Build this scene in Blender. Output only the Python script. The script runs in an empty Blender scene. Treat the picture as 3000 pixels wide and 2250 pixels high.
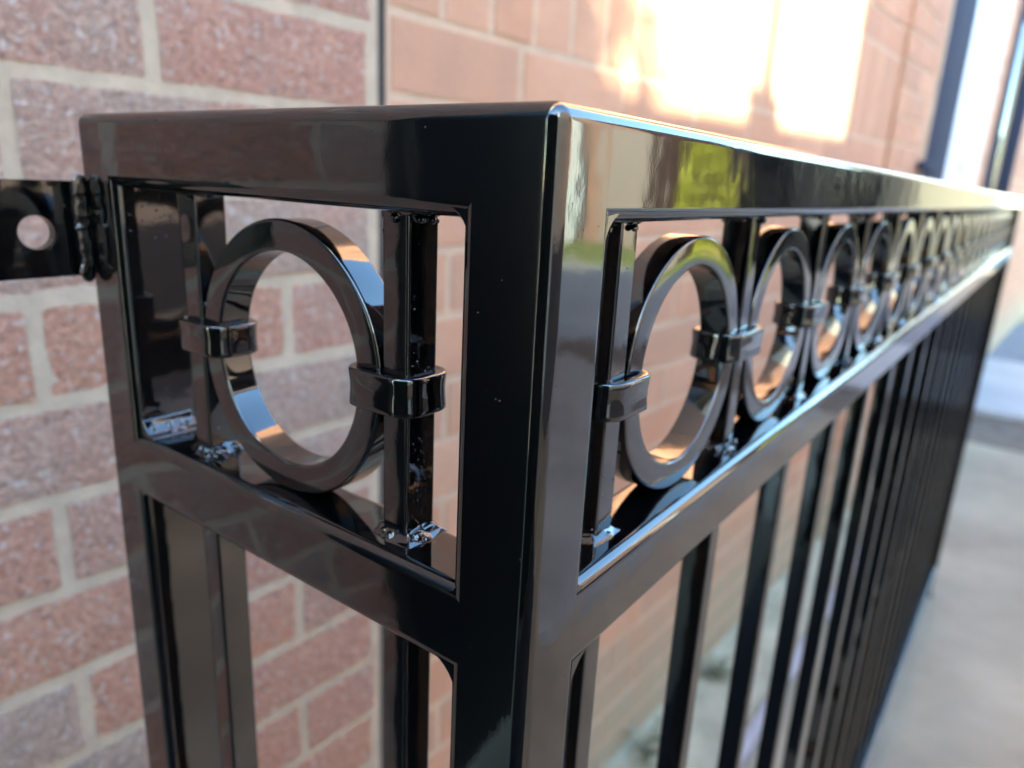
import bpy, bmesh, math, random
from mathutils import Vector, Matrix, noise as mnoise
R = random.Random(7)
sc = bpy.context.scene
COL = sc.collection
TOP = 1.14                     # height of the railing's top edge above the ground

# ------------------------------------------------------------------ camera, sky, sun, exposure
yaw, pitch, roll, FPX = 0.6279, 0.2764, 0.0488, 2109.5
fw = Vector((-math.sin(yaw)*math.cos(pitch), math.cos(yaw)*math.cos(pitch), -math.sin(pitch)))
r0 = fw.cross(Vector((0, 0, 1))).normalized(); u0 = r0.cross(fw)
cr, sr = math.cos(roll), math.sin(roll)
rt = cr*r0 + sr*u0; up = -sr*r0 + cr*u0
cam_d = bpy.data.cameras.new('camera'); cam = bpy.data.objects.new('camera', cam_d); COL.objects.link(cam)
M = Matrix((rt, up, -fw)).transposed().to_4x4()
M.translation = Vector((0.08659, -0.13191, TOP-0.01658))
cam.matrix_world = M
cam_d.sensor_width = 36; cam_d.lens = FPX/3000*36
cam_d.clip_start = 0.005; cam_d.clip_end = 500
cam_d.dof.use_dof = True; cam_d.dof.focus_distance = 0.185; cam_d.dof.aperture_fstop = 9.5
sc.camera = cam

SUN_EL, SUN_AZ = math.radians(15), math.radians(135)       # azimuth clockwise from +Y
world = bpy.data.worlds.new('World'); sc.world = world; world.use_nodes = True
wn = world.node_tree
bg = wn.nodes['Background']
sky = wn.nodes.new('ShaderNodeTexSky'); sky.sky_type = 'NISHITA'; sky.sun_disc = False
sky.sun_elevation = SUN_EL; sky.sun_rotation = SUN_AZ
sky.air_density = 1.0; sky.dust_density = 0.6; sky.ozone_density = 4.5
wn.links.new(sky.outputs[0], bg.inputs[0]); bg.inputs[1].default_value = 0.15
sun_d = bpy.data.lights.new('sun', 'SUN'); sun_d.energy = 2.6; sun_d.angle = math.radians(0.5); sun_d.color = (1, 0.95, 0.87)
sun = bpy.data.objects.new('sun', sun_d); COL.objects.link(sun)
sd = Vector((math.sin(SUN_AZ)*math.cos(SUN_EL), math.cos(SUN_AZ)*math.cos(SUN_EL), math.sin(SUN_EL)))
sun.rotation_euler = sd.to_track_quat('Z', 'Y').to_euler()
sun.location = sd*20
vs = sc.view_settings
vs.view_transform = 'Standard'; vs.look = 'None'; vs.gamma = 1; vs.exposure = 4.35
vs.use_white_balance = True; vs.white_balance_temperature = 7900; vs.white_balance_tint = 2
sc.cycles.max_bounces = 10; sc.cycles.diffuse_bounces = 5; sc.cycles.glossy_bounces = 6

# ------------------------------------------------------------------ helpers
def tag(o, label=None, cat=None, group=None, kind=None):
    if label: o['label'] = label
    if cat: o['category'] = cat
    if group: o['group'] = group
    if kind: o['kind'] = kind
    return o
def empty(name, loc=(0, 0, 0)):
    o = bpy.data.objects.new(name, None); COL.objects.link(o); o.location = loc; o.empty_display_size = 0.05
    return o
def obj(name, bm, mat, parent=None, smooth=False, kind=None):
    me = bpy.data.meshes.new(name)
    if isinstance(bm, bmesh.types.BMesh):
        bm.normal_update(); bm.to_mesh(me); bm.free()
    else:
        me = bm
    if smooth:
        for p in me.polygons: p.use_smooth = True
    if mat and not me.materials: me.materials.append(mat)
    return link(name, me, parent, kind)
def link(name, me, parent=None, kind=None, mw=None):
    o = bpy.data.objects.new(name, me); COL.objects.link(o)
    if mw is not None: o.matrix_world = mw
    if parent is not None:
        o.parent = parent
        o.matrix_parent_inverse = Matrix.Translation(-parent.location) if parent.type == 'EMPTY' else Matrix.Identity(4)
    if kind: o['kind'] = kind
    return o
def box_bm(x0, x1, y0, y1, z0, z1, bm=None):
    bm = bm or bmesh.new()
    m = Matrix.Translation(((x0+x1)/2, (y0+y1)/2, (z0+z1)/2)) @ Matrix.Diagonal((x1-x0, y1-y0, z1-z0, 1))
    bmesh.ops.create_cube(bm, size=1, matrix=m)
    return bm
def rbox(x0, x1, y0, y1, z0, z1, r, axis=None, seg=5, wav=0.0):
    """box with rounded edges; axis 'x','y','z' rounds only the long edges along that axis"""
    bm = box_bm(x0, x1, y0, y1, z0, z1)
    k = {'x': 0, 'y': 1, 'z': 2}.get(axis)
    es = [e for e in bm.edges if k is None or abs((e.verts[0].co-e.verts[1].co)[k]) > 1e-6]
    bmesh.ops.bevel(bm, geom=es, offset=r, segments=seg, profile=0.5, affect='EDGES', clamp_overlap=True)
    for f in bm.faces: f.smooth = True
    bm.normal_update()
    for e_ in bm.edges:
        if len(e_.link_faces) == 2 and e_.calc_face_angle(0) > 0.8: e_.smooth = False
    return bm
def harden(o):
    m = o.modifiers.new('wn', 'WEIGHTED_NORMAL'); m.keep_sharp = True; m.weight = 90
    return o

# ------------------------------------------------------------------ materials
def mat(name):
    m = bpy.data.materials.new(name); m.use_nodes = True
    nt = m.node_tree; b = nt.nodes['Principled BSDF']
    return m, nt, b
def N(nt, t, **kw):
    n = nt.nodes.new(t)
    for k, v in kw.items():
        if k.startswith('i_'): n.inputs[k[2:].replace('_', ' ')].default_value = v
        else: setattr(n, k, v)
    return n
def L(nt, a, b): nt.links.new(a, b)
def tex_noise(nt, scale, detail=4, rough=0.5, vec=None, dist=0.0):
    n = N(nt, 'ShaderNodeTexNoise'); n.inputs['Scale'].default_value = scale; n.inputs['Detail'].default_value = detail
    n.inputs['Roughness'].default_value = rough; n.inputs['Distortion'].default_value = dist
    if vec is not None: L(nt, vec, n.inputs['Vector'])
    return n
def ramp(nt, fac, stops):
    r = N(nt, 'ShaderNodeValToRGB'); L(nt, fac, r.inputs[0])
    while len(r.color_ramp.elements) < len(stops): r.color_ramp.elements.new(0.5)
    for e, (p, c) in zip(r.color_ramp.elements, stops):
        e.position = p; e.color = (*c, 1) if not isinstance(c, (int, float)) else (c, c, c, 1)
    return r
def mix(nt, fac, a, b, mode='MIX'):
    m = N(nt, 'ShaderNodeMix', data_type='RGBA', blend_type=mode)
    for s, v in ((0, fac), (6, a), (7, b)):
        if hasattr(v, 'is_output') or isinstance(v, bpy.types.NodeSocket): L(nt, v, m.inputs[s])
        else: m.inputs[s].default_value = v if s == 0 else (*v, 1)
    return m.outputs[2]
def bump(nt, b, h, strength, dist, prev=None):
    n = N(nt, 'ShaderNodeBump'); n.inputs['Strength'].default_value = strength; n.inputs['Distance'].default_value = dist
    L(nt, h, n.inputs['Height'])
    if prev is not None: L(nt, prev, n.inputs['Normal'])
    L(nt, n.outputs[0], b.inputs['Normal'])
    return n.outputs[0]

def gloss_black(name, stretch):
    m, nt, b = mat(name)
    b.inputs['Base Color'].default_value = (0.0012, 0.0012, 0.0014, 1)
    b.inputs['IOR'].default_value = 1.95
    tc = N(nt, 'ShaderNodeTexCoord'); mp = N(nt, 'ShaderNodeMapping')
    L(nt, tc.outputs['Object'], mp.inputs[0]); mp.inputs['Scale'].default_value = stretch
    wav = tex_noise(nt, 45, 2, 0.5, tc.outputs['Object'])          # slow unevenness of the brushed paint
    brush = tex_noise(nt, 420, 2, 0.6, mp.outputs[0])              # brush marks along the section
    peel = tex_noise(nt, 900, 1, 0.5, tc.outputs['Object'])
    rr = ramp(nt, tex_noise(nt, 30, 4, 0.6, tc.outputs['Object']).outputs[0], [(0.3, 0.025), (0.75, 0.075)])
    L(nt, rr.outputs[0], b.inputs['Roughness'])
    p = bump(nt, b, wav.outputs[0], 0.4, 0.0004)
    p = bump(nt, b, brush.outputs[0], 0.07, 0.00005, p)
    bump(nt, b, peel.outputs[0], 0.12, 0.00003, p)
    return m
PX = gloss_black('black gloss paint brushed along x', (0.04, 1, 1))
PY = gloss_black('black gloss paint brushed along y', (1, 0.04, 1))
PZ = gloss_black('black gloss paint brushed along z', (1, 1, 0.04))
PR = gloss_black('black gloss paint', (1, 1, 1))

def brick_mat(name, cols, rough_b, bscale, speck, worldpos=False):
    m, nt, b = mat(name)
    tc = N(nt, 'ShaderNodeTexCoord'); oi = N(nt, 'ShaderNodeObjectInfo'); geo = N(nt, 'ShaderNodeNewGeometry')
    vec = N(nt, 'ShaderNodeVectorMath', operation='ADD')
    L(nt, geo.outputs['Position'], vec.inputs[0])
    sc_ = N(nt, 'ShaderNodeVectorMath', operation='SCALE'); sc_.inputs[0].default_value = (3.1, 5.7, 7.9)
    L(nt, oi.outputs['Random'], sc_.inputs['Scale']); L(nt, sc_.outputs[0], vec.inputs[1])
    v = vec.outputs[0]
    if worldpos:   # the joined far bricks: colour by a coarse cell instead of by object
        wn_ = N(nt, 'ShaderNodeTexWhiteNoise'); mp = N(nt, 'ShaderNodeVectorMath', operation='SNAP')
        mp.inputs[1].default_value = (10, 0.2, 0.075); L(nt, geo.outputs['Position'], mp.inputs[0]); L(nt, mp.outputs[0], wn_.inputs[0])
        rnd = wn_.outputs[0]
    else: rnd = oi.outputs['Random']
    patch = tex_noise(nt, 11, 3, 0.55, v)
    add = N(nt, 'ShaderNodeMath', operation='MULTIPLY_ADD'); L(nt, patch.outputs[0], add.inputs[0])
    add.inputs[1].default_value = 0.9; 
    s2 = N(nt, 'ShaderNodeMath', operation='MULTIPLY_ADD'); L(nt, rnd, s2.inputs[0]); s2.inputs[1].default_value = 0.62; s2.inputs[2].default_value = -0.15
    L(nt, s2.outputs[0], add.inputs[2])
    base = ramp(nt, add.outputs[0], [(0.15, cols[0]), (0.42, cols[1]), (0.62, cols[2]), (0.88, cols[3])]).outputs[0]
    fine = tex_noise(nt, 230 if speck else 160, 4, 0.72, v, 0.25 if speck else 0.0)
    base = mix(nt, 0.62 if speck else 0.25, base, ramp(nt, fine.outputs[0], [(0.30, 0.24 if speck else 0.4), (0.68, 0.74 if speck else 0.6)]).outputs[0], 'OVERLAY')
    if speck:
        sp = tex_noise(nt, 150, 2, 0.6, v)
        base = mix(nt, ramp(nt, sp.outputs[0], [(0.58, 0.0), (0.70, speck)]).outputs[0], base, (0.80, 0.68, 0.60))
        sp2 = tex_noise(nt, 190, 2, 0.5, v, 0.4)
        base = mix(nt, ramp(nt, sp2.outputs[0], [(0.30, 0.55*speck), (0.38, 0.0)]).outputs[0], base, (0.16, 0.11, 0.10))
    if not speck:   # splash-back dirt low on the wall
        sx = N(nt, 'ShaderNodeSeparateXYZ'); L(nt, geo.outputs['Position'], sx.inputs[0])
        dn = tex_noise(nt, 7, 4, 0.6, geo.outputs['Position'])
        ma = N(nt, 'ShaderNodeMath', operation='MULTIPLY_ADD'); L(nt, dn.outputs[0], ma.inputs[0]); ma.inputs[1].default_value = 0.6; L(nt, sx.outputs[2], ma.inputs[2])
        base = mix(nt, ramp(nt, ma.outputs[0], [(0.42, 0.9), (0.72, 0.0)]).outputs[0], base, (0.36, 0.31, 0.21))
    L(nt, base, b.inputs['Base Color'])
    b.inputs['Roughness'].default_value = 0.85
    h1 = tex_noise(nt, bscale*(2.4 if speck else 1), 5, 0.65, v, 0.3)
    p = bump(nt, b, h1.outputs[0], 1.0, rough_b)
    if speck:
        vo = N(nt, 'ShaderNodeTexVoronoi'); vo.inputs['Scale'].default_value = 120; L(nt, v, vo.inputs['Vector'])
        bump(nt, b, vo.outputs['Distance'], 0.6, 0.003, p)
    return m
RC = [(0.48, 0.345, 0.265), (0.58, 0.36, 0.27), (0.64, 0.31, 0.215), (0.68, 0.32, 0.205)]
SCL = [(0.42, 0.22, 0.14), (0.48, 0.25, 0.155), (0.50, 0.245, 0.145), (0.55, 0.29, 0.18)]
M_ROUGH = brick_mat('rough dragfaced brick', RC, 0.012, 75, 0.75)
M_SMOOTH = brick_mat('smooth salmon brick', SCL, 0.001, 120, 0)
M_SMOOTHF = brick_mat('smooth salmon brick far', SCL, 0.001, 120, 0, True)
M_ROUGHF = brick_mat('rough brick above', RC, 0.010, 75, 0.6, True)
def plain(name, col, rough=0.6, nscale=None, amp=0.3, bmp=None, spec=None):
    m, nt, b = mat(name)
    b.inputs['Base Color'].default_value = (*col, 1); b.inputs['Roughness'].default_value = rough
    geo = N(nt, 'ShaderNodeNewGeometry')
    if nscale:
        n = tex_noise(nt, nscale, 6, 0.65, geo.outputs['Position'])
        c = ramp(nt, n.outputs[0], [(0.3, tuple(x*(1-amp) for x in col)), (0.7, tuple(min(1, x*(1+amp)) for x in col))]).outputs[0]
        L(nt, c, b.inputs['Base Color'])
    if bmp:
        n = tex_noise(nt, bmp[0], 4, 0.6, geo.outputs['Position']); bump(nt, b, n.outputs[0], 1.0, bmp[1])
    return m
M_MORTAR = plain('sandy mortar', (0.47, 0.36, 0.26), 0.9, 40, 0.14, (260, 0.0012))
M_MORTARP = plain('pale pink mortar', (0.54, 0.365, 0.25), 0.9, 30, 0.10, (260, 0.001))
M_GAP = plain('dark sealant', (0.045, 0.035, 0.03), 0.9, 60, 0.4)
M_WHITE = plain('white upvc', (0.74, 0.79, 0.80), 0.25, 3, 0.03)
M_SLATE = plain('slate blue paint', (0.030, 0.034, 0.055), 0.75, 3, 0.15)
M_SLATE.node_tree.nodes['Principled BSDF'].inputs['Specular IOR Level'].default_value = 0.1
M_FENCE = plain('dark slate fence paint', (0.006, 0.0075, 0.010), 0.9, 3, 0.2)
M_FENCE.node_tree.nodes['Principled BSDF'].inputs['Specular IOR Level'].default_value = 0.05
M_TAN = plain('tan timber frame', (0.42, 0.29, 0.19), 0.6, 25, 0.2)
M_GLASS = plain('dark door glass', (0.02, 0.023, 0.03), 0.06)
M_CREAM = plain('cream render', (0.70, 0.67, 0.56), 0.8, 6, 0.1)
M_REND2 = plain('pale green grey render', (0.075, 0.083, 0.068), 0.8, 6, 0.08)
M_PLINTH = plain('slate grey plinth', (0.10, 0.115, 0.135), 0.5, 5, 0.15)
M_LEAF = plain('leaf', (0.26, 0.24, 0.15), 0.55, 40, 0.4)
M_LEAFD = plain('dry leaf', (0.34, 0.26, 0.16), 0.8, 40, 0.4)
M_GOLD = plain('golden conifer foliage', (0.28, 0.32, 0.03), 0.6, 9, 0.5)
M_ROOF = plain('roof tile', (0.10, 0.07, 0.06), 0.8, 8, 0.3)

def ground_mat():
    m, nt, b = mat('weathered concrete')
    geo = N(nt, 'ShaderNodeNewGeometry')
    a = tex_noise(nt, 1.6, 5, 0.6, geo.outputs['Position'])
    c = ramp(nt, a.outputs[0], [(0.30, (0.18, 0.148, 0.105)), (0.5, (0.27, 0.226, 0.162)), (0.7, (0.36, 0.305, 0.22))]).outputs[0]
    n2 = tex_noise(nt, 9, 6, 0.7, geo.outputs['Position'], 0.3)
    c = mix(nt, ramp(nt, n2.outputs[0], [(0.52, 0.0), (0.72, 0.6)]).outputs[0], c, (0.20, 0.19, 0.12))
    n3 = tex_noise(nt, 220, 4, 0.7, geo.outputs['Position'])
    c = mix(nt, 0.5, c, ramp(nt, n3.outputs[0], [(0.3, 0.38), (0.7, 0.64)]).outputs[0], 'OVERLAY')
    L(nt, c, b.inputs['Base Color']); b.inputs['Roughness'].default_value = 0.9
    bump(nt, b, n3.outputs[0], 0.8, 0.002)
    return m
M_GROUND = ground_mat()
M_SLAB = plain('pale concrete slab', (0.34, 0.335, 0.325), 0.8, 3, 0.12, (120, 0.002))
M_KERB = plain('grey concrete kerb', (0.33, 0.31, 0.33), 0.8, 14, 0.2, (150, 0.002))
M_LAWN = plain('lawn', (0.13, 0.17, 0.035), 0.9, 5, 0.4, (60, 0.02))
M_MOSS = plain('moss and grit', (0.27, 0.24, 0.15), 0.95, 30, 0.5, (120, 0.006))

# ------------------------------------------------------------------ ground
bm = box_bm(-80, 80, -80, 80, -0.3, 0.0)
tag(obj('ground', bm, M_GROUND), kind='structure')
bm = rbox(-0.9, 2.2, 4.40, 6.0, 0.004, 0.05, 0.012)
tag(obj('pavement', bm, M_SLAB, smooth=False), kind='structure')
bm = box_bm(0.75, 12, 1.2, 30, -0.01, 0.004)
tag(obj('drive', bm, plain('grey drive concrete', (0.25, 0.26, 0.245), 0.85, 2.5, 0.25, (120, 0.003))), kind='structure')
bm = box_bm(-0.47, -0.236, 0.2, 3.85, -0.01, 0.005)
tag(obj('dirt_strip', bm, plain('dry dirt', (0.37, 0.32, 0.22), 0.95, 6, 0.3, (60, 0.006))), kind='structure')
bm = rbox(-0.42, 1.70, -1.40, -0.28, 0.0, 0.012, 0.003)
tag(obj('reflection_dark_sheet', bm, plain('matt black filler', (0.012, 0.012, 0.014), 0.7)), 'matt black filler sheet added on the ground behind the camera to darken the reflections', 'mat')  # out of view, added only to darken the ground the bars mirror
bm = box_bm(-0.9, 2.6, 3.88, 4.395, -0.01, 0.006)
tag(obj('soil_strip', bm, plain('damp soil', (0.13, 0.105, 0.08), 0.95, 12, 0.4, (60, 0.01))), kind='structure')
bm = box_bm(-0.9, 2.6, 6.01, 8.4, -0.01, 0.006)
tag(obj('road', bm, plain('blue grey tarmac', (0.15, 0.155, 0.17), 0.85, 5, 0.2, (120, 0.004))), kind='structure')
bm = box_bm(-0.2, 0.59, 8.42, 11.5, -0.01, 0.010)
tag(obj('grass_verge', bm, M_MOSS), kind='structure')
bm = rbox(-0.232, -0.206, -0.3, 4.9, 0.002, 0.032, 0.006, 'y', 3)
tag(obj('kerb', bm, M_KERB), kind='structure')
bm = box_bm(3.5, 30, 9.2, 34, -0.05, 0.02)
tag(obj('lawn', bm, M_LAWN), kind='structure')

# ------------------------------------------------------------------ brick walls
A = -0.05; D = 0.47375
nrm = Vector((math.cos(A), math.sin(A), 0)); tan_ = Vector((-math.sin(A), math.cos(A), 0))
WM = Matrix((tan_, nrm, Vector((0, 0, 1)))).transposed().to_4x4()     # wall frame: x along, y out of the wall, z up
WM.translation = -D*nrm
WALL_Z = TOP + 0.037                                                  # height of course joint k = 0
def brick_mesh(Lb, Hb, Db, rnd, rag, name, m, nx=6, nz=3):
    """front face a small grid with uneven rim, sides going back into the mortar"""
    me = bpy.data.meshes.new(name); vs_, fs = [], []
    for j in range(nz+1):
        for i in range(nx+1):
            u, w = i/nx-0.5, j/nz-0.5
            ex = rnd.uniform(-rag, rag) if i in (0, nx) else 0
            ez = rnd.uniform(-rag, rag) if j in (0, nz) else 0
            rim = (i in (0, nx)) or (j in (0, nz))
            y = (-rag*1.1 if rim else 0) + rnd.uniform(-rag, rag)*0.5
            vs_.append((u*Lb+ex, y, w*Hb+ez))
    g = lambda i, j: j*(nx+1)+i
    for j in range(nz):
        for i in range(nx): fs.append((g(i, j), g(i+1, j), g(i+1, j+1), g(i, j+1)))
    rim = [g(i, 0) for i in range(nx)] + [g(nx, j) for j in range(nz)] + [g(i, nz) for i in range(nx, 0, -1)] + [g(0, j) for j in range(nz, 0, -1)]
    off = len(vs_); n = len(rim)
    for k in rim: vs_.append(vs_[k])
    for k in rim: x, y, z = vs_[k]; vs_.append((x, -Db, z))
    for q in range(n): fs.append((off+(q+1) % n, off+q, off+n+q, off+n+(q+1) % n))
    me.from_pydata(vs_, [], [tuple(reversed(f)) for f in fs]); me.update()
    me.materials.append(m)
    for p in me.polygons[:nx*nz]: p.use_smooth = True
    return me
def wall_rows(z_lo, z_hi):
    k = 0
    out = []
    for k in range(-60, 20):
        zt = WALL_Z - 0.075*k; zb = zt-0.075
        if zb > z_lo and zt < z_hi: out.append((k, (zt+zb)/2))
    return out
def joined(name, items, meshmat, parent, Db=0.012):
    vs_, fs = [], []
    for (s, y, z, lx, hz) in items:
        o = len(vs_); x0, x1, z0, z1 = s-lx/2, s+lx/2, z-hz/2, z+hz/2
        vs_ += [(x0, y, z0), (x1, y, z0), (x1, y, z1), (x0, y, z1), (x0, y-Db, z0), (x1, y-Db, z0), (x1, y-Db, z1), (x0, y-Db, z1)]
        fs += [(o+3, o+2, o+1, o), (o, o+1, o+5, o+4), (o+2, o+3, o+7, o+6), (o+1, o+2, o+6, o+5), (o+3, o, o+4, o+7)]
    me = bpy.data.meshes.new(name); me.from_pydata([WM @ Vector(v) for v in vs_], [], fs); me.update(); me.materials.append(meshmat)
    return link(name, me, parent, 'stuff')
WTOP = 5.2
# rough wall
rw = empty('rough_brick_wall', WM @ Vector((0, 0, 0)))
rw.location.z = 0
tag(rw, 'rough textured red and mauve brick wall with wide sandy mortar, left of the dark joint', 'brick wall')
S0, S1 = -0.455, 0.350
bm = box_bm(S0, S1+0.004, -0.24, -0.0016, 0.0, WTOP); bm.transform(WM)
obj('mortar', bm, M_MORTAR, rw)
rnd = random.Random(3)
PITCH = 0.203; BL = PITCH-0.0115
rv = [brick_mesh(BL, 0.0635, 0.014, rnd, 0.0009, 'rough_brick_face', M_ROUGH, 10, 4) for _ in range(10)]
cut_cache = {}
def put_row(s_off, k, z, s0, s1, pitch, gap, full, mk, parent, limit, rest, y=0.0):
    n0 = math.floor((s0-s_off)/pitch)-1
    for n in range(n0, n0+400):
        a = s_off+n*pitch+gap/2; b_ = a+pitch-gap
        if a > s1: break
        a2, b2 = max(a, s0), min(b_, s1)
        if b2-a2 < 0.02: continue
        if limit(a2, z):
            if b2-a2 > pitch-gap-1e-4: me = rnd.choice(full)
            else:
                key = (round(b2-a2, 3), id(mk))
                if key not in cut_cache: cut_cache[key] = mk(b2-a2)
                me = cut_cache[key]
            T = Matrix.Translation(((a2+b2)/2, y+rnd.uniform(-0.0006, 0.0014), z+rnd.uniform(-0.0007, 0.0007)))
            rot = Matrix.Rotation(rnd.uniform(-0.004, 0.004), 4, 'Y')
            link('brick', me, parent, None, WM @ T @ rot)
        else: rest.append(((a2+b2)/2, y, z, b2-a2, 0.0635))
mk_rough = lambda l: brick_mesh(l, 0.0635, 0.014, rnd, 0.0009, 'rough_brick_face', M_ROUGH, 10, 4)
rest = []
for k, z in wall_rows(-0.01, WTOP):
    off = 0.044 if k % 2 == 0 else 0.142
    put_row(off, k, z, S0+0.002, S1-0.006, PITCH, 0.0115, rv, mk_rough, rw, lambda s, z: z < 2.35, rest)
joined('upper_bricks', rest, M_ROUGHF, rw)

# smooth wall, beyond the movement joint
sw = empty('smooth_brick_wall', WM @ Vector((0.4, 0, 0))); sw.location.z = 0
tag(sw, 'smooth salmon pink brick wall beyond the dark vertical joint, sunlit patch above the railing', 'brick wall')
J0, J1 = 0.350, 0.364
bm = box_bm(J0+0.0042, J1+0.001, -0.24, -0.0022, 0.0, WTOP); bm.transform(WM)
obj('movement_joint', bm, M_GAP, sw)
SE = 15.0
DOOR1 = (2.74, 3.20, 3.98); DOOR2 = (4.23, 5.15)
def backing(a, b, z0, z1, y=-0.0016):
    bm = box_bm(a, b, -0.24, y, z0, z1); bm.transform(WM); obj('mortar', bm, M_MORTARP, sw)
backing(J1, DOOR1[0], 0, WTOP)
backing(DOOR1[2], DOOR2[0], 0, 2.25)
backing(DOOR2[1], SE, 0, 2.25)
backing(DOOR1[0], SE, 2.25, WTOP)
sv = [brick_mesh(0.2145, 0.0645, 0.014, rnd, 0.0004, 'smooth_brick_face', M_SMOOTH, 4, 2) for _ in range(8)]
mk_s = lambda l: brick_mesh(l, 0.0645, 0.014, rnd, 0.0004, 'smooth_brick_face', M_SMOOTH, 4, 2)
rest = []
SOLD = (TOP+0.131, TOP+0.131+0.225)
rows = []
cnt = [0]
for q in range(-15, 60):
    z = TOP+0.131-0.0375-0.075*q if q >= 0 else TOP+0.131+0.225+0.0375+0.075*(-q-1)
    if z < 0.03 or z > WTOP-0.04: continue
    rows.append((q, z))
for q in range(-60, 16):
    pass
zr = [(q, TOP+0.131-0.0375-0.075*q) for q in range(0, 40)] + [(-q, TOP+0.131+0.225+0.0375+0.075*(q-1)) for q in range(1, 60)]
for q, z in zr:
    if z < 0.03 or z > WTOP-0.04: continue
    segs = [(J1, DOOR1[0])] + ([(DOOR1[2], DOOR2[0]), (DOOR2[1], SE)] if z < 2.25 else [(DOOR1[0], SE)])
    for a, b in segs:
        put_row(0.117 if q % 2 == 0 else 0.229, q, z, a+0.006, b-0.004, 0.225, 0.0125, sv, mk_s, sw,
                lambda s, z: s < 2.30 and z < 2.1, rest)
# the soldier course: bricks standing on end
solds = [brick_mesh(0.0645, 0.2145, 0.014, rnd, 0.0007, 'soldier_brick_face', M_SMOOTH, 2, 4) for _ in range(5)]
s = J1+0.004
while s+0.0645 < DOOR1[0]:
    T = Matrix.Translation((s+0.032, rnd.uniform(-0.0005, 0.001), (SOLD[0]+SOLD[1])/2))
    if s < 2.3: link('soldier_brick', rnd.choice(solds), sw, None, WM @ T)
    else: rest.append((s+0.032, 0, (SOLD[0]+SOLD[1])/2, 0.0645, 0.2145))
    s += 0.075
for a, b in ((DOOR1[2], DOOR2[0]), (DOOR2[1], SE)):
    s = a+0.004
    while s+0.0645 < b:
        rest.append((s+0.032, 0, (SOLD[0]+SOLD[1])/2, 0.0645, 0.2145)); s += 0.075
joined('far_bricks', rest, M_SMOOTHF, sw)

# brick pier next to the first doorway
pr = empty('brick_pier', WM @ Vector((2.45, 0, 0))); pr.location.z = 0
tag(pr, 'narrow projecting salmon brick pier beside the first dark doorway', 'brick pier')
bm = box_bm(2.262, 2.64, 0.001, 0.011, 0, 3.2); bm.transform(WM); obj('mortar', bm, M_MORTARP, pr)
for q in range(0, 42):
    z = 0.04+0.075*q
    o = 0.0 if q % 2 else 0.112
    for a, b in (((2.255, 2.46), (2.47, 2.647)) if q % 2 else ((2.255, 2.36), (2.37, 2.577), (2.587, 2.647))):
        me_key = ('p', round(b-a, 3))
        if me_key not in cut_cache: cut_cache[me_key] = brick_mesh(b-a, 0.0645, 0.012, rnd, 0.0007, 'pier_brick_face', M_SMOOTH, 3, 2)
        link('brick', cut_cache[me_key], pr, None, WM @ Matrix.Translation(((a+b)/2, 0.014, z)))

# first doorway: dark leaf standing ajar beside a white panel
d1 = empty('white_door', WM @ Vector((3.5, 0, 0))); d1.location.z = 0
tag(d1, 'tall white door panel with a dark blue side light, set in the brick wall', 'door')
def wbox(name, a, b, y0, y1, z0, z1, m, parent, r=0.004):
    bm = rbox(a, b, y0, y1, z0, z1, r, None, 2); bm.transform(WM)
    return obj(name, bm, m, parent)
wbox('side_light', 2.765, 3.195, -0.10, 0.0, 0.02, 2.2, M_SLATE, d1)
wbox('frame', 2.742, 2.760, -0.10, 0.006, 0.02, 2.245, M_TAN, d1)
wbox('door_leaf', 3.20, 3.93, -0.10, 0.008, 0.02, 2.2, M_WHITE, d1, 0.008)
wbox('door_panel', 3.32, 3.80, 0.009, 0.015, 1.25, 2.05, M_WHITE, d1, 0.004)
wbox('door_panel', 3.32, 3.80, 0.009, 0.015, 0.2, 1.1, M_WHITE, d1, 0.004)
wbox('frame', 3.935, 3.978, -0.10, 0.004, 0.02, 2.245, M_TAN, d1)
wbox('hinge', 2.60, 2.80, 0.018, 0.04, TOP+0.075, TOP+0.105, M_SLATE, d1, 0.005)
d2 = empty('dark_door', WM @ Vector((4.7, 0, 0))); d2.location.z = 0
tag(d2, 'dark slate blue door at the far right beyond the narrow brick edge', 'door')
wbox('frame', 4.233, 4.29, -0.10, 0.02, 0.02, 2.245, M_SLATE, d2)
wbox('door_leaf', 4.295, 5.08, -0.11, -0.01, 0.02, 2.2, M_SLATE, d2, 0.008)
wbox('pane', 4.42, 4.95, -0.009, -0.004, 1.0, 2.0, M_GLASS, d2, 0.002)
wbox('frame', 5.085, 5.147, -0.10, 0.02, 0.02, 2.245, M_SLATE, d2)
# black doorway added unseen behind the camera, to mirror dark in the left panel
d3 = empty('added_black_door', WM @ Vector((-1.0, 0, 0))); d3.location.z = 0
tag(d3, 'black door added behind the camera to give the railing a dark reflection', 'door')
wbox('door_leaf', -1.75, -0.51, -0.16, -0.12, 0.02, 2.3, plain('added door black', (0.012, 0.012, 0.014), 0.5), d3)
wbox('frame', -0.508, -0.458, -0.20, -0.01, 0.02, 2.36, plain('added frame black', (0.02, 0.018, 0.018), 0.4), d3)
wbox('frame', -1.80, -1.752, -0.20, -0.01, 0.02, 2.36, M_SLATE, d3)
wbox('lintel', -1.80, -0.458, -0.22, -0.002, 2.365, WTOP, M_CREAM, d3)

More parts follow.
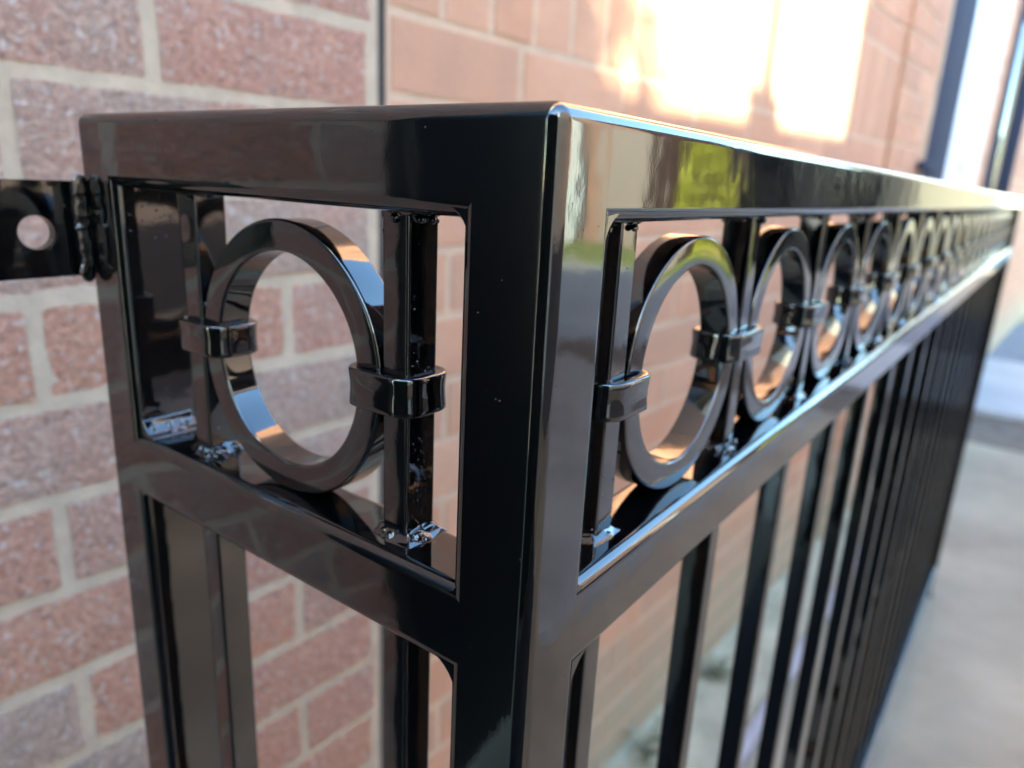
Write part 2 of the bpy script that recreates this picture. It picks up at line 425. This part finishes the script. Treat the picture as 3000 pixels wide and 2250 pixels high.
# ------------------------------------------------------------------ the balustrade
U = 0.000625
W = 351.07*U; BX = 0.0253; BXC = 0.0272; BYC = 0.0260; RL = 0.0260
MT = 197.84*U; MH = 43.7*U*0.985
dB = 15.0*U; bw = 16.35*U; bd = 0.0124      # bars are a little deeper than wide
xA, xB = -267.43*U, -100.6*U
y1, PT = 76.97*U, 172.4*U
NB = 20
LEN = y1+PT*(NB-1)+bw+37*U+BX
BT = 1.035; BOT = BT+0.026
rail = empty('balustrade', (0, 0, 0))
tag(rail, 'glossy black steel balustrade with a frieze of rings, its corner post closest to the camera', 'railing')
Z = lambda z: TOP+z
r = 0.0042
def P(name, bm, m):
    o = obj(name, bm, m, rail); harden(o); return o
# posts
P('corner_post', rbox(-BXC, 0, 0, BYC, Z(-1.135), Z(0), r), PZ)
P('end_post', rbox(-W, -W+BX, 0, 0.0285, Z(-1.135), Z(0), r), PZ)
P('end_post', rbox(-BX, 0, LEN-BX, LEN, Z(-1.135), Z(0), r), PZ)
for (x, y) in ((-BX/2, BX/2), (-W+BX/2, BX/2), (-BX/2, LEN-BX/2)):
    P('base_plate', rbox(x-0.0165, x+0.0165, y-0.0165, y+0.0165, 0.001, 0.0045+0.002, 0.001), PR)
e = r*0.98
def railx(z0, z1): return rbox(-W+BX-e, -BXC+e, 0.0, BX, Z(z0), Z(z1), r, 'x')
def raily(z0, z1): return rbox(-BX, 0.0, BYC-e, LEN-BX+e, Z(z0), Z(z1), r, 'y')
P('top_rail', railx(-RL, 0), PX); P('top_rail', raily(-RL, 0), PY)
P('mid_rail', railx(-MT-MH, -MT), PX); P('mid_rail', raily(-MT-MH, -MT), PY)
P('bottom_rail', railx(-BOT, -BT), PX); P('bottom_rail', raily(-BOT, -BT), PY)
# balusters: upper piece in the frieze, lower piece under the mid rail are one bar in look; built as two bars
def bar_mesh(z0, z1, name, lx, ly):
    bm = rbox(0, lx, 0, ly, z0, z1, 0.0011, 'z', 3); me = bpy.data.meshes.new(name); bm.to_mesh(me); bm.free(); me.materials.append(PZ); return me
up_me = [bar_mesh(-MT-0.001, -RL+0.001, 'upper_bar', *d) for d in ((bw, bd), (bd, bw))]; lo_me = [bar_mesh(-BT-0.001, -MT-MH+0.001, 'lower_bar', *d) for d in ((bw, bd), (bd, bw))]
bars_x = [(xA, dB), (xB, dB)]
bars_y = [(-dB-bd, y1+PT*k) for k in range(NB)]
for (x, y) in bars_x+bars_y:
    for nm, me in (('upper_baluster', up_me), ('lower_baluster', lo_me)):
        harden(link(nm, me[0 if (x, y) in bars_x else 1], rail, None, Matrix.Translation((x, y, TOP))))
# rings: flat bar bent to a circle
def ring_mesh(Ro, depth):
    bm = bmesh.new(); n = 96; prof = []
    w = bw*1.0; c = 0.0011
    Ri = Ro-w
    pts = [(Ri+c, 0), (Ro-c, 0), (Ro-c*0.3, c*0.3), (Ro, c), (Ro, depth-c), (Ro-c*.3, depth-c*.3), (Ro-c, depth), (Ri+c, depth), (Ri+c*.3, depth-c*.3), (Ri, depth-c), (Ri, c), (Ri+c*.3, c*.3)]
    rings = []
    for i in range(n):
        t = 2*math.pi*i/n
        wob = 1+0.004*math.sin(2*t+0.7)+0.002*math.sin(5*t)
        rings.append([bm.verts.new((p[0]*wob*math.cos(t), p[1], p[0]*wob*math.sin(t))) for p in pts])
    m = len(pts)
    for i in range(n):
        a, b = rings[i], rings[(i+1) % n]
        for j in range(m):
            f = bm.faces.new((a[j], a[(j+1) % m], b[(j+1) % m], b[j])); f.smooth = True
    bmesh.ops.recalc_face_normals(bm, faces=bm.faces)
    me = bpy.data.meshes.new('ring'); bm.to_mesh(me); bm.free(); me.materials.append(PR); return me
RZ = -124.3*U
Rl = (xB-xA-bw)/2*0.998; Rr = (PT-bw)/2*0.998
Rl = min(Rl, MT+RZ-0.0002); 
ml = ring_mesh(Rl+0.0003, bd*0.98); mr = ring_mesh(min(Rr, MT+RZ), bd*0.98)
harden(link('ring', ml, rail, None, Matrix.Translation(((xA+bw+xB)/2, dB, Z(RZ)))))
ROTY = Matrix.Rotation(math.pi/2, 4, 'Z')
for k in range(NB-1):
    yc = y1+PT*k+bw+(PT-bw)/2
    harden(link('ring', mr, rail, None, Matrix.Translation((-dB+R.uniform(-.0003, .0003), yc, Z(RZ))) @ ROTY @ Matrix.Rotation(R.uniform(-.018, .018), 4, 'Z') @ Matrix.Rotation(R.uniform(0, 6.28), 4, 'Y')))
# collars: bent strap around a bar and the ring(s) beside it
def collar_mesh(lx, ly, h=0.0118, t=0.0042, rc=0.0078, seed=0):
    bm = bmesh.new(); rn = random.Random(seed)
    path = []
    def outline(off):
        a, b, rr = lx/2+off, ly/2+off, max(rc+off-t, 0.0006)
        pts = []
        for cx, cy, a0 in ((a-rr, b-rr, 0), (-a+rr, b-rr, 90), (-a+rr, -b+rr, 180), (a-rr, -b+rr, 270)):
            for q in range(7):
                th = math.radians(a0+q*15); pts.append((cx+rr*math.cos(th), cy+rr*math.sin(th)))
        return pts
    # profile (offset from the bars, height): flared rims, slightly hollow face
    prof = [(0.0, h*0.42), (0.0006, h*0.47), (t*0.72, h*0.50), (t*0.93, h*0.485), (t, h*0.45), (t*0.98, h*0.33), (t*0.93, h*0.14), (t*0.92, 0), (t*0.93, -h*0.14), (t*0.97, -h*0.33), (t, -h*0.45), (t*0.9, -h*0.485), (t*0.7, -h*0.5), (0.0006, -h*0.47), (0.0, -h*0.42)]
    rows_ = []
    for off, z in prof:
        rows_.append([bm.verts.new((x+rn.uniform(-1, 1)*0.00006, y+rn.uniform(-1, 1)*0.00006, z)) for x, y in outline(off)])
    m = len(rows_[0])
    for a, b in zip(rows_, rows_[1:]):
        for j in range(m):
            f = bm.faces.new((a[j], a[(j+1) % m], b[(j+1) % m], b[j])); f.smooth = True
    bmesh.ops.recalc_face_normals(bm, faces=bm.faces)
    me = bpy.data.meshes.new('collar'); bm.to_mesh(me); bm.free(); me.materials.append(PR); return me
c2 = collar_mesh(bw*2-0.0002, bd+0.0004, seed=1); c2b = collar_mesh(bw*2, bd+0.0006, seed=2)
c3 = [collar_mesh(bw*3, bd+0.0004, seed=3+q) for q in range(3)]
def collar(me, x, y, dz=0, rz=0, tilt=0):
    link('collar', me, rail, None, Matrix.Translation((x, y, Z(RZ)+dz)) @ Matrix.Rotation(rz, 4, 'Z') @ Matrix.Rotation(tilt, 4, 'Y'))
collar(c2, xA+bw, dB+bd/2, 0.0005, 0, 0.01)
collar(c2b, xB, dB+bd/2, 0.0, 0, -0.012)
collar(c2, -dB-bd/2, y1+bw, -0.0003, math.pi/2, 0.02)
for k in range(1, NB):
    if k == NB-1: collar(c2, -dB-bd/2, y1+PT*k, 0, math.pi/2)
    else: collar(c3[k % 3], -dB-bd/2, y1+PT*k+bw/2, R.uniform(-0.0009, 0.0009), math.pi/2, R.uniform(-0.03, 0.03))
# fixing lug with a bolt hole
def lug():
    bm = bmesh.new(); t = 0.006
    ys, ye, z0, z1 = -0.062, 0.0, Z(-0.0602), Z(-0.0248)
    cy, cz, rr, n = -0.0196, Z(-0.0435), 0.0062, 40
    out = []; inn = []
    for i in range(n):
        th = 2*math.pi*i/n; c, s_ = math.cos(th), math.sin(th)
        inn.append((cy+rr*c, cz+rr*s_))
        sc_ = min(((ye-cy)/c if c > 1e-6 else 9), ((ys-cy)/c if c < -1e-6 else 9), ((z1-cz)/s_ if s_ > 1e-6 else 9), ((z0-cz)/s_ if s_ < -1e-6 else 9))
        out.append((cy+c*sc_, cz+s_*sc_))
    # snap the corner nearest points
    for corner in ((ye, z1), (ye, z0), (ys, z0), (ys, z1)):
        j = min(range(n), key=lambda q: (out[q][0]-corner[0])**2+(out[q][1]-corner[1])**2); out[j] = corner
    X0, X1 = -W, -W+t
    V = [[bm.verts.new((x, p[0], p[1])) for p in L_] for x in (X0, X1) for L_ in (out, inn)]
    for i in range(n):
        j = (i+1) % n
        bm.faces.new((V[0][i], V[0][j], V[1][j], V[1][i])); bm.faces.new((V[2][i], V[3][i], V[3][j], V[2][j]))
        bm.faces.new((V[0][i], V[2][i], V[2][j], V[0][j])); bm.faces.new((V[1][i], V[1][j], V[3][j], V[3][i]))
    bmesh.ops.recalc_face_normals(bm, faces=bm.faces)
    bmesh.ops.bevel(bm, geom=[e_ for e_ in bm.edges if e_.calc_face_angle(0) > 0.7], offset=0.0006, segments=2, affect='EDGES')
    return bm
P('fixing_lug', lug(), PY)

# ------------------------------------------------------------------ weld beads, fillets, runs and nibs of paint
def blob_mesh(name, balls, voxel=0.0004, seed=0, amp=0.0, bm=None):
    bm = bm or bmesh.new()
    for (p, s_) in balls:
        m = Matrix.Translation(p) @ Matrix.Diagonal((*s_, 1)) if hasattr(s_, '__len__') else Matrix.Translation(p) @ Matrix.Diagonal((s_, s_, s_, 1))
        bmesh.ops.create_icosphere(bm, subdivisions=2, radius=1, matrix=m)
    me = bpy.data.meshes.new(name); bm.to_mesh(me); bm.free()
    o = bpy.data.objects.new('tmp', me); COL.objects.link(o)
    md = o.modifiers.new('r', 'REMESH'); md.mode = 'VOXEL'; md.voxel_size = voxel; md.use_smooth_shade = True
    ms = o.modifiers.new('s', 'SMOOTH'); ms.factor = 0.6; ms.iterations = 7
    dg = bpy.context.evaluated_depsgraph_get()
    me2 = bpy.data.meshes.new_from_object(o.evaluated_get(dg)); me2.name = name
    bpy.data.objects.remove(o); bpy.data.meshes.remove(me)
    for p in me2.polygons: p.use_smooth = True
    me2.materials.clear(); me2.materials.append(PR)
    return me2
def foot_weld(seed, size=1.0):
    rn = random.Random(seed); b = []; h = bw/2
    for side in range(4):
        for q in range(rn.choice((1, 2, 3))):
            t = rn.uniform(-h, h)
            o_ = h+rn.uniform(0.0003, 0.003)
            x, y = ((t, -o_), (o_, t), (t, o_), (-o_, t))[side]
            s_ = rn.uniform(0.0013, 0.0027)*size
            b.append(((x, y, rn.uniform(0.0002, 0.0022)), (s_*rn.uniform(.6, 1.2), s_*rn.uniform(.6, 1.2), s_*rn.uniform(.6, 1.1))))
    for q in range(9):
        a = rn.uniform(0, 6.28); d = h*rn.uniform(1.0, 1.75)
        s_ = rn.uniform(0.0004, 0.0010)*size
        b.append(((d*math.cos(a), d*math.sin(a), rn.uniform(0, 0.0004)), (s_*1.3, s_*1.3, s_*0.7)))
    for q in range(4):   # beads climbing the bar
        side = rn.choice((-1, 1)); z = abs(rn.gauss(0.002, 0.003)); s_ = rn.uniform(0.0004, 0.0009)
        b.append(((side*h if rn.random() < .5 else rn.uniform(-h, h), rn.choice((-1, 1))*h, z), s_))
    # sloping apron between bar and rail, higher on one side than another
    bm = bmesh.new(); k = 4; rows_ = []
    for lev in range(k+1):
        f = lev/k; off = 0.0052*size*(1-f)**1.7; z = -0.0004+0.0052*size*f
        q_ = []
        for (sx_, sy_) in ((-1, -1), (0, -1), (1, -1), (1, 0), (1, 1), (0, 1), (-1, 1), (-1, 0)):
            j = rn.uniform(0.75, 1.25)
            hh = h-0.0004
            q_.append(bm.verts.new((sx_*(hh+off*j)*(0.86 if sx_ and sy_ else 1), sy_*(hh+off*j)*(0.86 if sx_ and sy_ else 1), z)))
        rows_.append(q_)
    for a_, b_ in zip(rows_, rows_[1:]):
        for i in range(8): bm.faces.new((a_[i], a_[(i+1) % 8], b_[(i+1) % 8], b_[i]))
    bm.faces.new(rows_[-1]); bm.faces.new(list(reversed(rows_[0])))
    return blob_mesh('weld', b, 0.00033, seed, bm=bm)
fw_ = [foot_weld(s_) for s_ in (11, 12, 13)]
tw_ = [foot_weld(s_, 0.75) for s_ in (21, 22)]
FLIP = Matrix.Rotation(math.pi, 4, 'X')
for i, (x, y) in enumerate(bars_x+bars_y):
    if y > 1.6: continue
    link('weld', fw_[i % 3], rail, None, Matrix.Translation((x+(bw if i < 2 else bd)/2, y+(bd if i < 2 else bw)/2, Z(-MT))) @ Matrix.Rotation(i*1.5708, 4, 'Z'))
    link('weld', tw_[i % 2], rail, None, Matrix.Translation((x+(bw if i < 2 else bd)/2, y+(bd if i < 2 else bw)/2, Z(-RL))) @ Matrix.Rotation(i*1.5708, 4, 'Z') @ FLIP)
# lug weld: a vertical lumpy bead against the left post
rn = random.Random(5); b = []
for q in range(16):
    z = Z(-0.0262-0.033*q/15); b.append(((-W+0.0058+rn.uniform(-.0003, .0002), -0.0030+rn.uniform(-.0004, .0004), z), (.0008, rn.uniform(.0028, .0034), .0042)))
for q in range(9):
    z = Z(-rn.uniform(0.0255, 0.060)); b.append(((-W+0.0059, -0.0030+rn.uniform(-.0025, .0012), z), (rn.uniform(.0007, .0012), rn.uniform(.0008, .0018), rn.uniform(.0008, .0026))))
for q in range(14):
    b.append(((-W+0.0060, rn.uniform(-0.013, -0.004), Z(-rn.uniform(0.026, 0.060))), rn.uniform(0.0003, 0.0008)))
link('weld', blob_mesh('lug_weld', b, 0.00035), rail)
# blob where the left post meets the rail top and where the rails meet their posts
rn = random.Random(8); b = []
for q in range(26):
    b.append(((-W+BX+rn.uniform(0, 0.0035)*(q % 3 != 0), rn.uniform(0.002, 0.023), Z(-MT)+rn.uniform(0, .0006)), (rn.uniform(.001, .0022), rn.uniform(.001, .0022), rn.uniform(.0006, .0014))))
bm = bmesh.new(); prof = [(-0.0005, 0.0068), (0.0004, 0.0062), (0.0018, 0.0036), (0.0042, 0.0015), (0.0078, 0.0002), (0.0078, -0.0006), (-0.0005, -0.0006)]
va = [bm.verts.new((-W+BX+p[0], 0.0022, Z(-MT)+p[1])) for p in prof]; vb_ = [bm.verts.new((-W+BX+p[0]*0.9, 0.0232, Z(-MT)+p[1]*1.05)) for p in prof]
for i in range(len(prof)):
    j = (i+1) % len(prof); bm.faces.new((va[i], va[j], vb_[j], vb_[i]))
bm.faces.new(va); bm.faces.new(list(reversed(vb_)))
bmesh.ops.recalc_face_normals(bm, faces=bm.faces)
b = [((p[0]+rn.uniform(0, .003), p[1], p[2]+rn.uniform(0, .003)), tuple(x*0.8 for x in s_)) for p, s_ in b[::2]]
link('weld', blob_mesh('post_foot_weld', b, 0.00035, bm=bm), rail)
# small beads in the V between ring and bar
rn = random.Random(9)
vb = blob_mesh('ring_weld', [((rn.uniform(-.0007, .0007), rn.uniform(-.0035, .0045), rn.uniform(-.0012, .0012)), rn.uniform(.0007, .0012)) for _ in range(12)], 0.0003)
for (cx, cy, ax) in [((xA+bw), dB+bw/2, 'x'), (xB, dB+bw/2, 'x')] + [(-dB-bw/2, y1+PT*k+(bw if s_ else 0), 'y') for k in range(0, 7) for s_ in (0, 1) if not (k == 0 and s_ == 0)]:
    for sgn in (-1, 1):
        m = Matrix.Translation((cx, cy, Z(RZ)+sgn*0.0122))
        if ax == 'y': m = m @ ROTY
        link('weld', vb, rail, None, m)
# fillets: concave wedges filling the inner corners of the frames
def fillet(size, depth):
    bm = bmesh.new(); n = 7
    prof = [(0, 0)] + [(size*(1-math.sin(math.radians(90*i/n))), size*(1-math.cos(math.radians(90*i/n)))) for i in range(n+1)]
    a = [bm.verts.new((p[0], 0, p[1])) for p in prof]; c = [bm.verts.new((p[0], depth, p[1])) for p in prof]
    m = len(prof)
    for i in range(m):
        j = (i+1) % m; f = bm.faces.new((a[i], a[j], c[j], c[i])); f.smooth = True
    bm.faces.new(a); bm.faces.new(list(reversed(c)))
    bmesh.ops.recalc_face_normals(bm, faces=bm.faces)
    bmesh.ops.bevel(bm, geom=[e_ for e_ in bm.edges if e_.calc_face_angle(0) > 0.9], offset=0.0005, segments=2, affect='EDGES')
    me = bpy.data.meshes.new('corner_weld'); bm.to_mesh(me); bm.free(); me.materials.append(PR); return me
f_in = fillet(0.0082, BX-0.0030); f_sm = fillet(0.0056, BX-0.0030); f_low = fillet(0.0112, BX-0.0030)
def putf(me, x, y, z, sx, sz, ax):
    rotm = Matrix.Identity(4) if ax == 'x' else ROTY
    m = Matrix.Translation((x, y, z)) @ rotm @ Matrix.Diagonal((sx, 1, sz, 1))
    o = link('corner_weld', me, rail, None, m)
q = 0.0004; KI = 0.0026
fy = {f_in.name: fillet(0.0092, BX-0.003), f_sm.name: fillet(0.0058, BX-0.003), f_low.name: fillet(0.0135, BX-0.003)}
for me, z, sz in ((f_in, Z(-RL), -1), (f_sm, Z(-MT), 1), (f_low, Z(-MT-MH), -1)):
    putf(me, -BXC+KI, q, z-sz*KI, -1, sz, 'x')
    putf(fy[me.name], -0.0004, BYC-KI, z-sz*KI, 1, sz, 'y')
putf(f_sm, -W+BX-KI, q, Z(-MT-MH)+KI, 1, -1, 'x')
# webs of paint between the bar tops and the rail
f_bar = fillet(0.0034, bw*0.9)
for (x, y) in bars_x[1:]:
    putf(f_bar, x, y+0.0006, Z(-RL), -1, -1, 'x'); putf(f_bar, x+bw, y+0.0006, Z(-RL), 1, -1, 'x')
for (x, y) in bars_y[:6]:
    putf(f_bar, x+bd-0.0006, y+bw, Z(-RL), 1, -1, 'y')
# nibs of grit caught in the paint, all over the near sections
bm = bmesh.new(); rn = random.Random(4)
def nib(p, s_, n=None):
    bmesh.ops.create_icosphere(bm, subdivisions=2, radius=1, matrix=Matrix.Translation(p) @ Matrix.Diagonal((s_, s_, s_, 1)))
for _ in range(26): nib((0.0-0.00008, rn.uniform(0.004, 0.021), Z(-rn.uniform(0.004, 0.26))), rn.uniform(0.00012, 0.00026))
for _ in range(22): nib((rn.uniform(-0.021, -0.004), 0.00008, Z(-rn.uniform(0.004, 0.26))), rn.uniform(0.00012, 0.00026))
for _ in range(26): nib((rn.uniform(-0.20, -0.02), 0.00008, Z(-rn.choice((rn.uniform(0.003, 0.024), rn.uniform(0.127, 0.148))))), rn.uniform(0.00012, 0.00028))
for _ in range(55): nib((xB+bw, dB+rn.uniform(.0012, bw-.0012), Z(-rn.triangular(0.03, 0.122, 0.12))), rn.uniform(0.00012, 0.00035))
for _ in range(30): nib((xA+bw, dB+rn.uniform(.0012, bw-.0012), Z(-rn.uniform(0.03, 0.122))), rn.uniform(0.00015, 0.00045))
for _ in range(30): nib((-W+BX, rn.uniform(0.004, 0.021), Z(-rn.choice((rn.uniform(0.028, 0.045), rn.uniform(0.105, 0.122))))), rn.uniform(0.0002, 0.00055))
for _ in range(22): nib((-dB-rn.uniform(.0012, bd-.0012), y1, Z(-rn.uniform(0.03, 0.122))), rn.uniform(0.00012, 0.0003))
for _ in range(6): nib((-dB, y1+rn.uniform(.0012, bw-.0012), Z(-rn.choice((rn.uniform(0.028, 0.04), rn.uniform(0.1, 0.122))))), rn.uniform(0.00015, 0.0004))
for f in bm.faces: f.smooth = True
obj('paint_nibs', bm, PR, rail, kind='stuff')

# ------------------------------------------------------------------ weeds at the wall foot
def weed(x, y, s_, seed, label, m):
    rn = random.Random(seed); bm = bmesh.new()
    for q in range(26):
        a = rn.uniform(0, 6.28); l = s_*rn.uniform(.5, 1.1); tilt = rn.uniform(.25, 1.15); w_ = s_*rn.uniform(.07, .13)
        dx, dy = math.cos(a), math.sin(a)
        p0 = Vector((0, 0, 0)); p1 = Vector((dx*l*math.sin(tilt)*.6, dy*l*math.sin(tilt)*.6, l*math.cos(tilt)*.7)); p2 = Vector((dx*l*math.sin(tilt)*1.2, dy*l*math.sin(tilt)*1.2, l*math.cos(tilt)*.75))
        sd_ = Vector((-dy, dx, 0))*w_
        v = [bm.verts.new(p) for p in (p0-sd_*.2, p0+sd_*.2, p1+sd_, p1-sd_, p2)]
        bm.faces.new(v[:4]); bm.faces.new((v[3], v[2], v[4]))
    o = obj('weed', bm, m); o.location = (x, y, 0.0); tag(o, label, 'weed', 'weeds at the foot of the brick wall')
    return o
for i, (s_, y_, size, lab, m) in enumerate([
    (0.62, 0.05, 0.07, 'tuft of dry olive weed at the wall foot, nearest behind the first baluster', M_LEAF),
    (0.86, 0.06, 0.08, 'low dry brown weed at the wall foot behind the second baluster', M_LEAFD),
    (1.02, 0.05, 0.08, 'leafy dry olive weed at the wall foot between second and third balusters', M_LEAF),
    (1.35, 0.05, 0.07, 'small dry olive weed at the wall foot, farthest along the railing', M_LEAF)]):
    p = WM @ Vector((s_, y_, 0)); weed(p.x, p.y, size, 40+i, lab, m)
bm = bmesh.new(); rn = random.Random(6)
for q in range(900):
    s_ = rn.uniform(0.3, 4.5); y_ = abs(rn.gauss(0, 0.06))+0.004; p = WM @ Vector((s_, y_, 0)); c = rn.uniform(0.004, 0.016)
    bmesh.ops.create_icosphere(bm, subdivisions=1, radius=1, matrix=Matrix.Translation((p.x, p.y, 0.001)) @ Matrix.Diagonal((c*rn.uniform(.6, 1.3), c*rn.uniform(.6, 1.3), c*.4, 1)))
tag(obj('moss', bm, M_MOSS, smooth=True), 'moss and grit gathered along the foot of the wall', 'moss', kind='stuff')

# ------------------------------------------------------------------ the houses and garden around, mirrored in the paint and shading the corner
def house(name, label, x0, x1, y0, y1, h, m, roofs=True):
    t = empty(name, ((x0+x1)/2, (y0+y1)/2, 0)); tag(t, label, 'house')
    obj('wall', box_bm(x0, x1, y0, y1, 0, h), m, t)
    if roofs: obj('roof', box_bm(x0-0.0, x1+0.0, y0-0.0, y1+0.0, h+0.002, h+0.12), M_ROOF, t)
    return t
hd = empty('added_dark_hedge', (0.7, -1.6, 0)); tag(hd, 'dark clipped hedge added behind the camera so the paint mirrors black', 'hedge')
bm = box_bm(-0.36, 1.70, -1.86, -1.42, 0.05, 2.0); rn = random.Random(77)  # unseen hedge added so rounded edges mirror something dark
for q in range(5000):
    f_ = rn.random(); c = Vector((rn.uniform(-0.4, 1.74), -1.38+rn.uniform(-.05, .03), rn.uniform(0.03, 2.05))) if f_ < .75 else Vector((rn.uniform(-0.4, 1.74), rn.uniform(-1.9, -1.38), 2.02+rn.uniform(-.03, .06)))
    a = Vector((rn.uniform(-1, 1), rn.uniform(-1, 1), rn.uniform(-1, 1))).normalized()*0.03; b_ = a.orthogonal().normalized()*0.016
    bm.faces.new([bm.verts.new(p) for p in (c-a, c-b_, c+a, c+b_)])
obj('crown', bm, plain('added hedge leaf', (0.012, 0.017, 0.008), 0.7, 30, 0.4), hd)
hA = house('shade_house', 'unseen cream house added behind the camera to shade the railing', 1.8, 3.0, -5.2, -2.92, 3.7, M_CREAM)  # sun blocker added out of view, corner set by the shade line
hB = house('rendered_house', 'unseen cream house with slate plinth across the path, sized to shade wall and ground', 3.0, 9.0, -1.54, 4.4, 3.7, M_CREAM)  # out of view; footprint set by the shade it has to cast
obj('plinth', box_bm(2.96, 2.998, -1.5, 4.4, 0.0, 0.86), M_PLINTH, hB)
obj('window', box_bm(2.985, 2.998, 2.6, 3.6, 1.5, 2.6), M_GLASS, hB)
gw = empty('sun_edge_wall', (3.02, -2.0, 0)); tag(gw, 'unseen wall added between the two cream houses to cut the lower edge of the sun patch', 'wall')
obj('wall', box_bm(3.002, 3.10, -2.918, -1.542, 0, TOP+0.10+3.45*1.414*math.tan(SUN_EL)), M_CREAM, gw)  # added; height follows the sun so its shadow bounds the patch
hC = house('brick_house', 'pink brick house across the lawn, in the sun', 5.6, 13.0, 11.5, 17, 5.5, plain('pink brick in bulk', (0.15, 0.095, 0.072), 0.9, 4, 0.2))
obj('downpipe', rbox(7.05, 7.35, 11.38, 11.498, 0, 5.4, 0.02), plain('pale blue pipe', (0.22, 0.28, 0.30), 0.5), hC)
obj('window', box_bm(8.2, 9.6, 11.46, 11.498, 1.0, 2.3), M_GLASS, hC)
obj('garage_door', box_bm(5.62, 6.5, 11.46, 11.498, 0.0, 2.2), plain('grey garage door', (0.085, 0.075, 0.068), 0.6), hC)
hD = house('pale_house', 'pale green grey house at the far end of the drive', 0.9, 2.9, 15.0, 19, 5.0, M_REND2)
pt = empty('shadow_post', (3.05, -2.14, 0)); tag(pt, 'slim unseen post added between the houses to cast a strip of shadow in the sun patch', 'post')  # added for its shadow across the sunlit bricks
obj('post', rbox(3.035, 3.066, -2.157, -2.123, 2.3, 3.9, 0.004), M_TAN, pt)
obj('post_base', rbox(3.02, 3.085, -2.20, -2.08, 2.3, 2.62, 0.01), M_TAN, pt)
bm = bmesh.new(); rn = random.Random(31)  # leaf cloud added to let some sun through beside the patch
for q in range(7400):
    u_ = rn.random(); z = 2.1+1.8*rn.random()
    if rn.random() < 0.05+0.55*(z-2.1)/1.8*u_: continue
    c = Vector((2.95+rn.uniform(-.12, .12), -2.95+0.40*u_+rn.uniform(-.02, .0), z)); a = Vector((rn.uniform(-1, 1), rn.uniform(-1, 1), rn.uniform(-1, 1))).normalized()*0.022; b_ = a.orthogonal().normalized()*0.013
    bm.faces.new([bm.verts.new(p) for p in (c-a, c-b_, c+a, c+b_)])
cl = empty('sun_filter_leaves', (2.95, -2.75, 0)); tag(cl, 'loose unseen leaves added at the house corner to thin the sunlight on the wall', 'shrub')
obj('crown', bm, M_LEAF, cl); obj('stem', rbox(2.93, 2.96, -2.90, -2.87, 0, 3.6, 0.01), M_TAN, cl)
fn = empty('slate_fence', (2.6, 10.9, 0)); tag(fn, 'tall slate blue fence panels beside the drive', 'fence')
for i in range(7):
    a = 1.95+i*0.27; obj('panel', box_bm(a, a+0.26, 10.9, 10.93, 0.05, 1.9), M_FENCE, fn)
def conifer(x, y, h, rad, label):
    rn = random.Random(int(x*100)); t = empty('golden_conifer', (x, y, 0)); tag(t, label, 'shrub')
    bm = bmesh.new()
    for q in range(2200):
        z = rn.uniform(0.05, h); rr = rad*(1-(z/h)**2.2)**.5*(0.75+0.25*rn.random()); a = rn.uniform(0, 6.28); s_ = 0.07
        c = Vector((x+rr*math.cos(a), y+rr*math.sin(a), z)); d1_ = Vector((rn.uniform(-1, 1), rn.uniform(-1, 1), rn.uniform(-1, 1)))*s_; d2_ = Vector((rn.uniform(-1, 1), rn.uniform(-1, 1), rn.uniform(0, 1)))*s_
        bm.faces.new([bm.verts.new(p) for p in (c, c+d1_, c+d2_)])
    obj('crown', bm, M_GOLD, t)
    obj('trunk', rbox(x-.05, x+.05, y-.05, y+.05, 0, 0.5, .02), M_TAN, t)
conifer(4.15, 10.3, 2.1, 0.45, 'golden conifer shrub standing beside the slate fence')
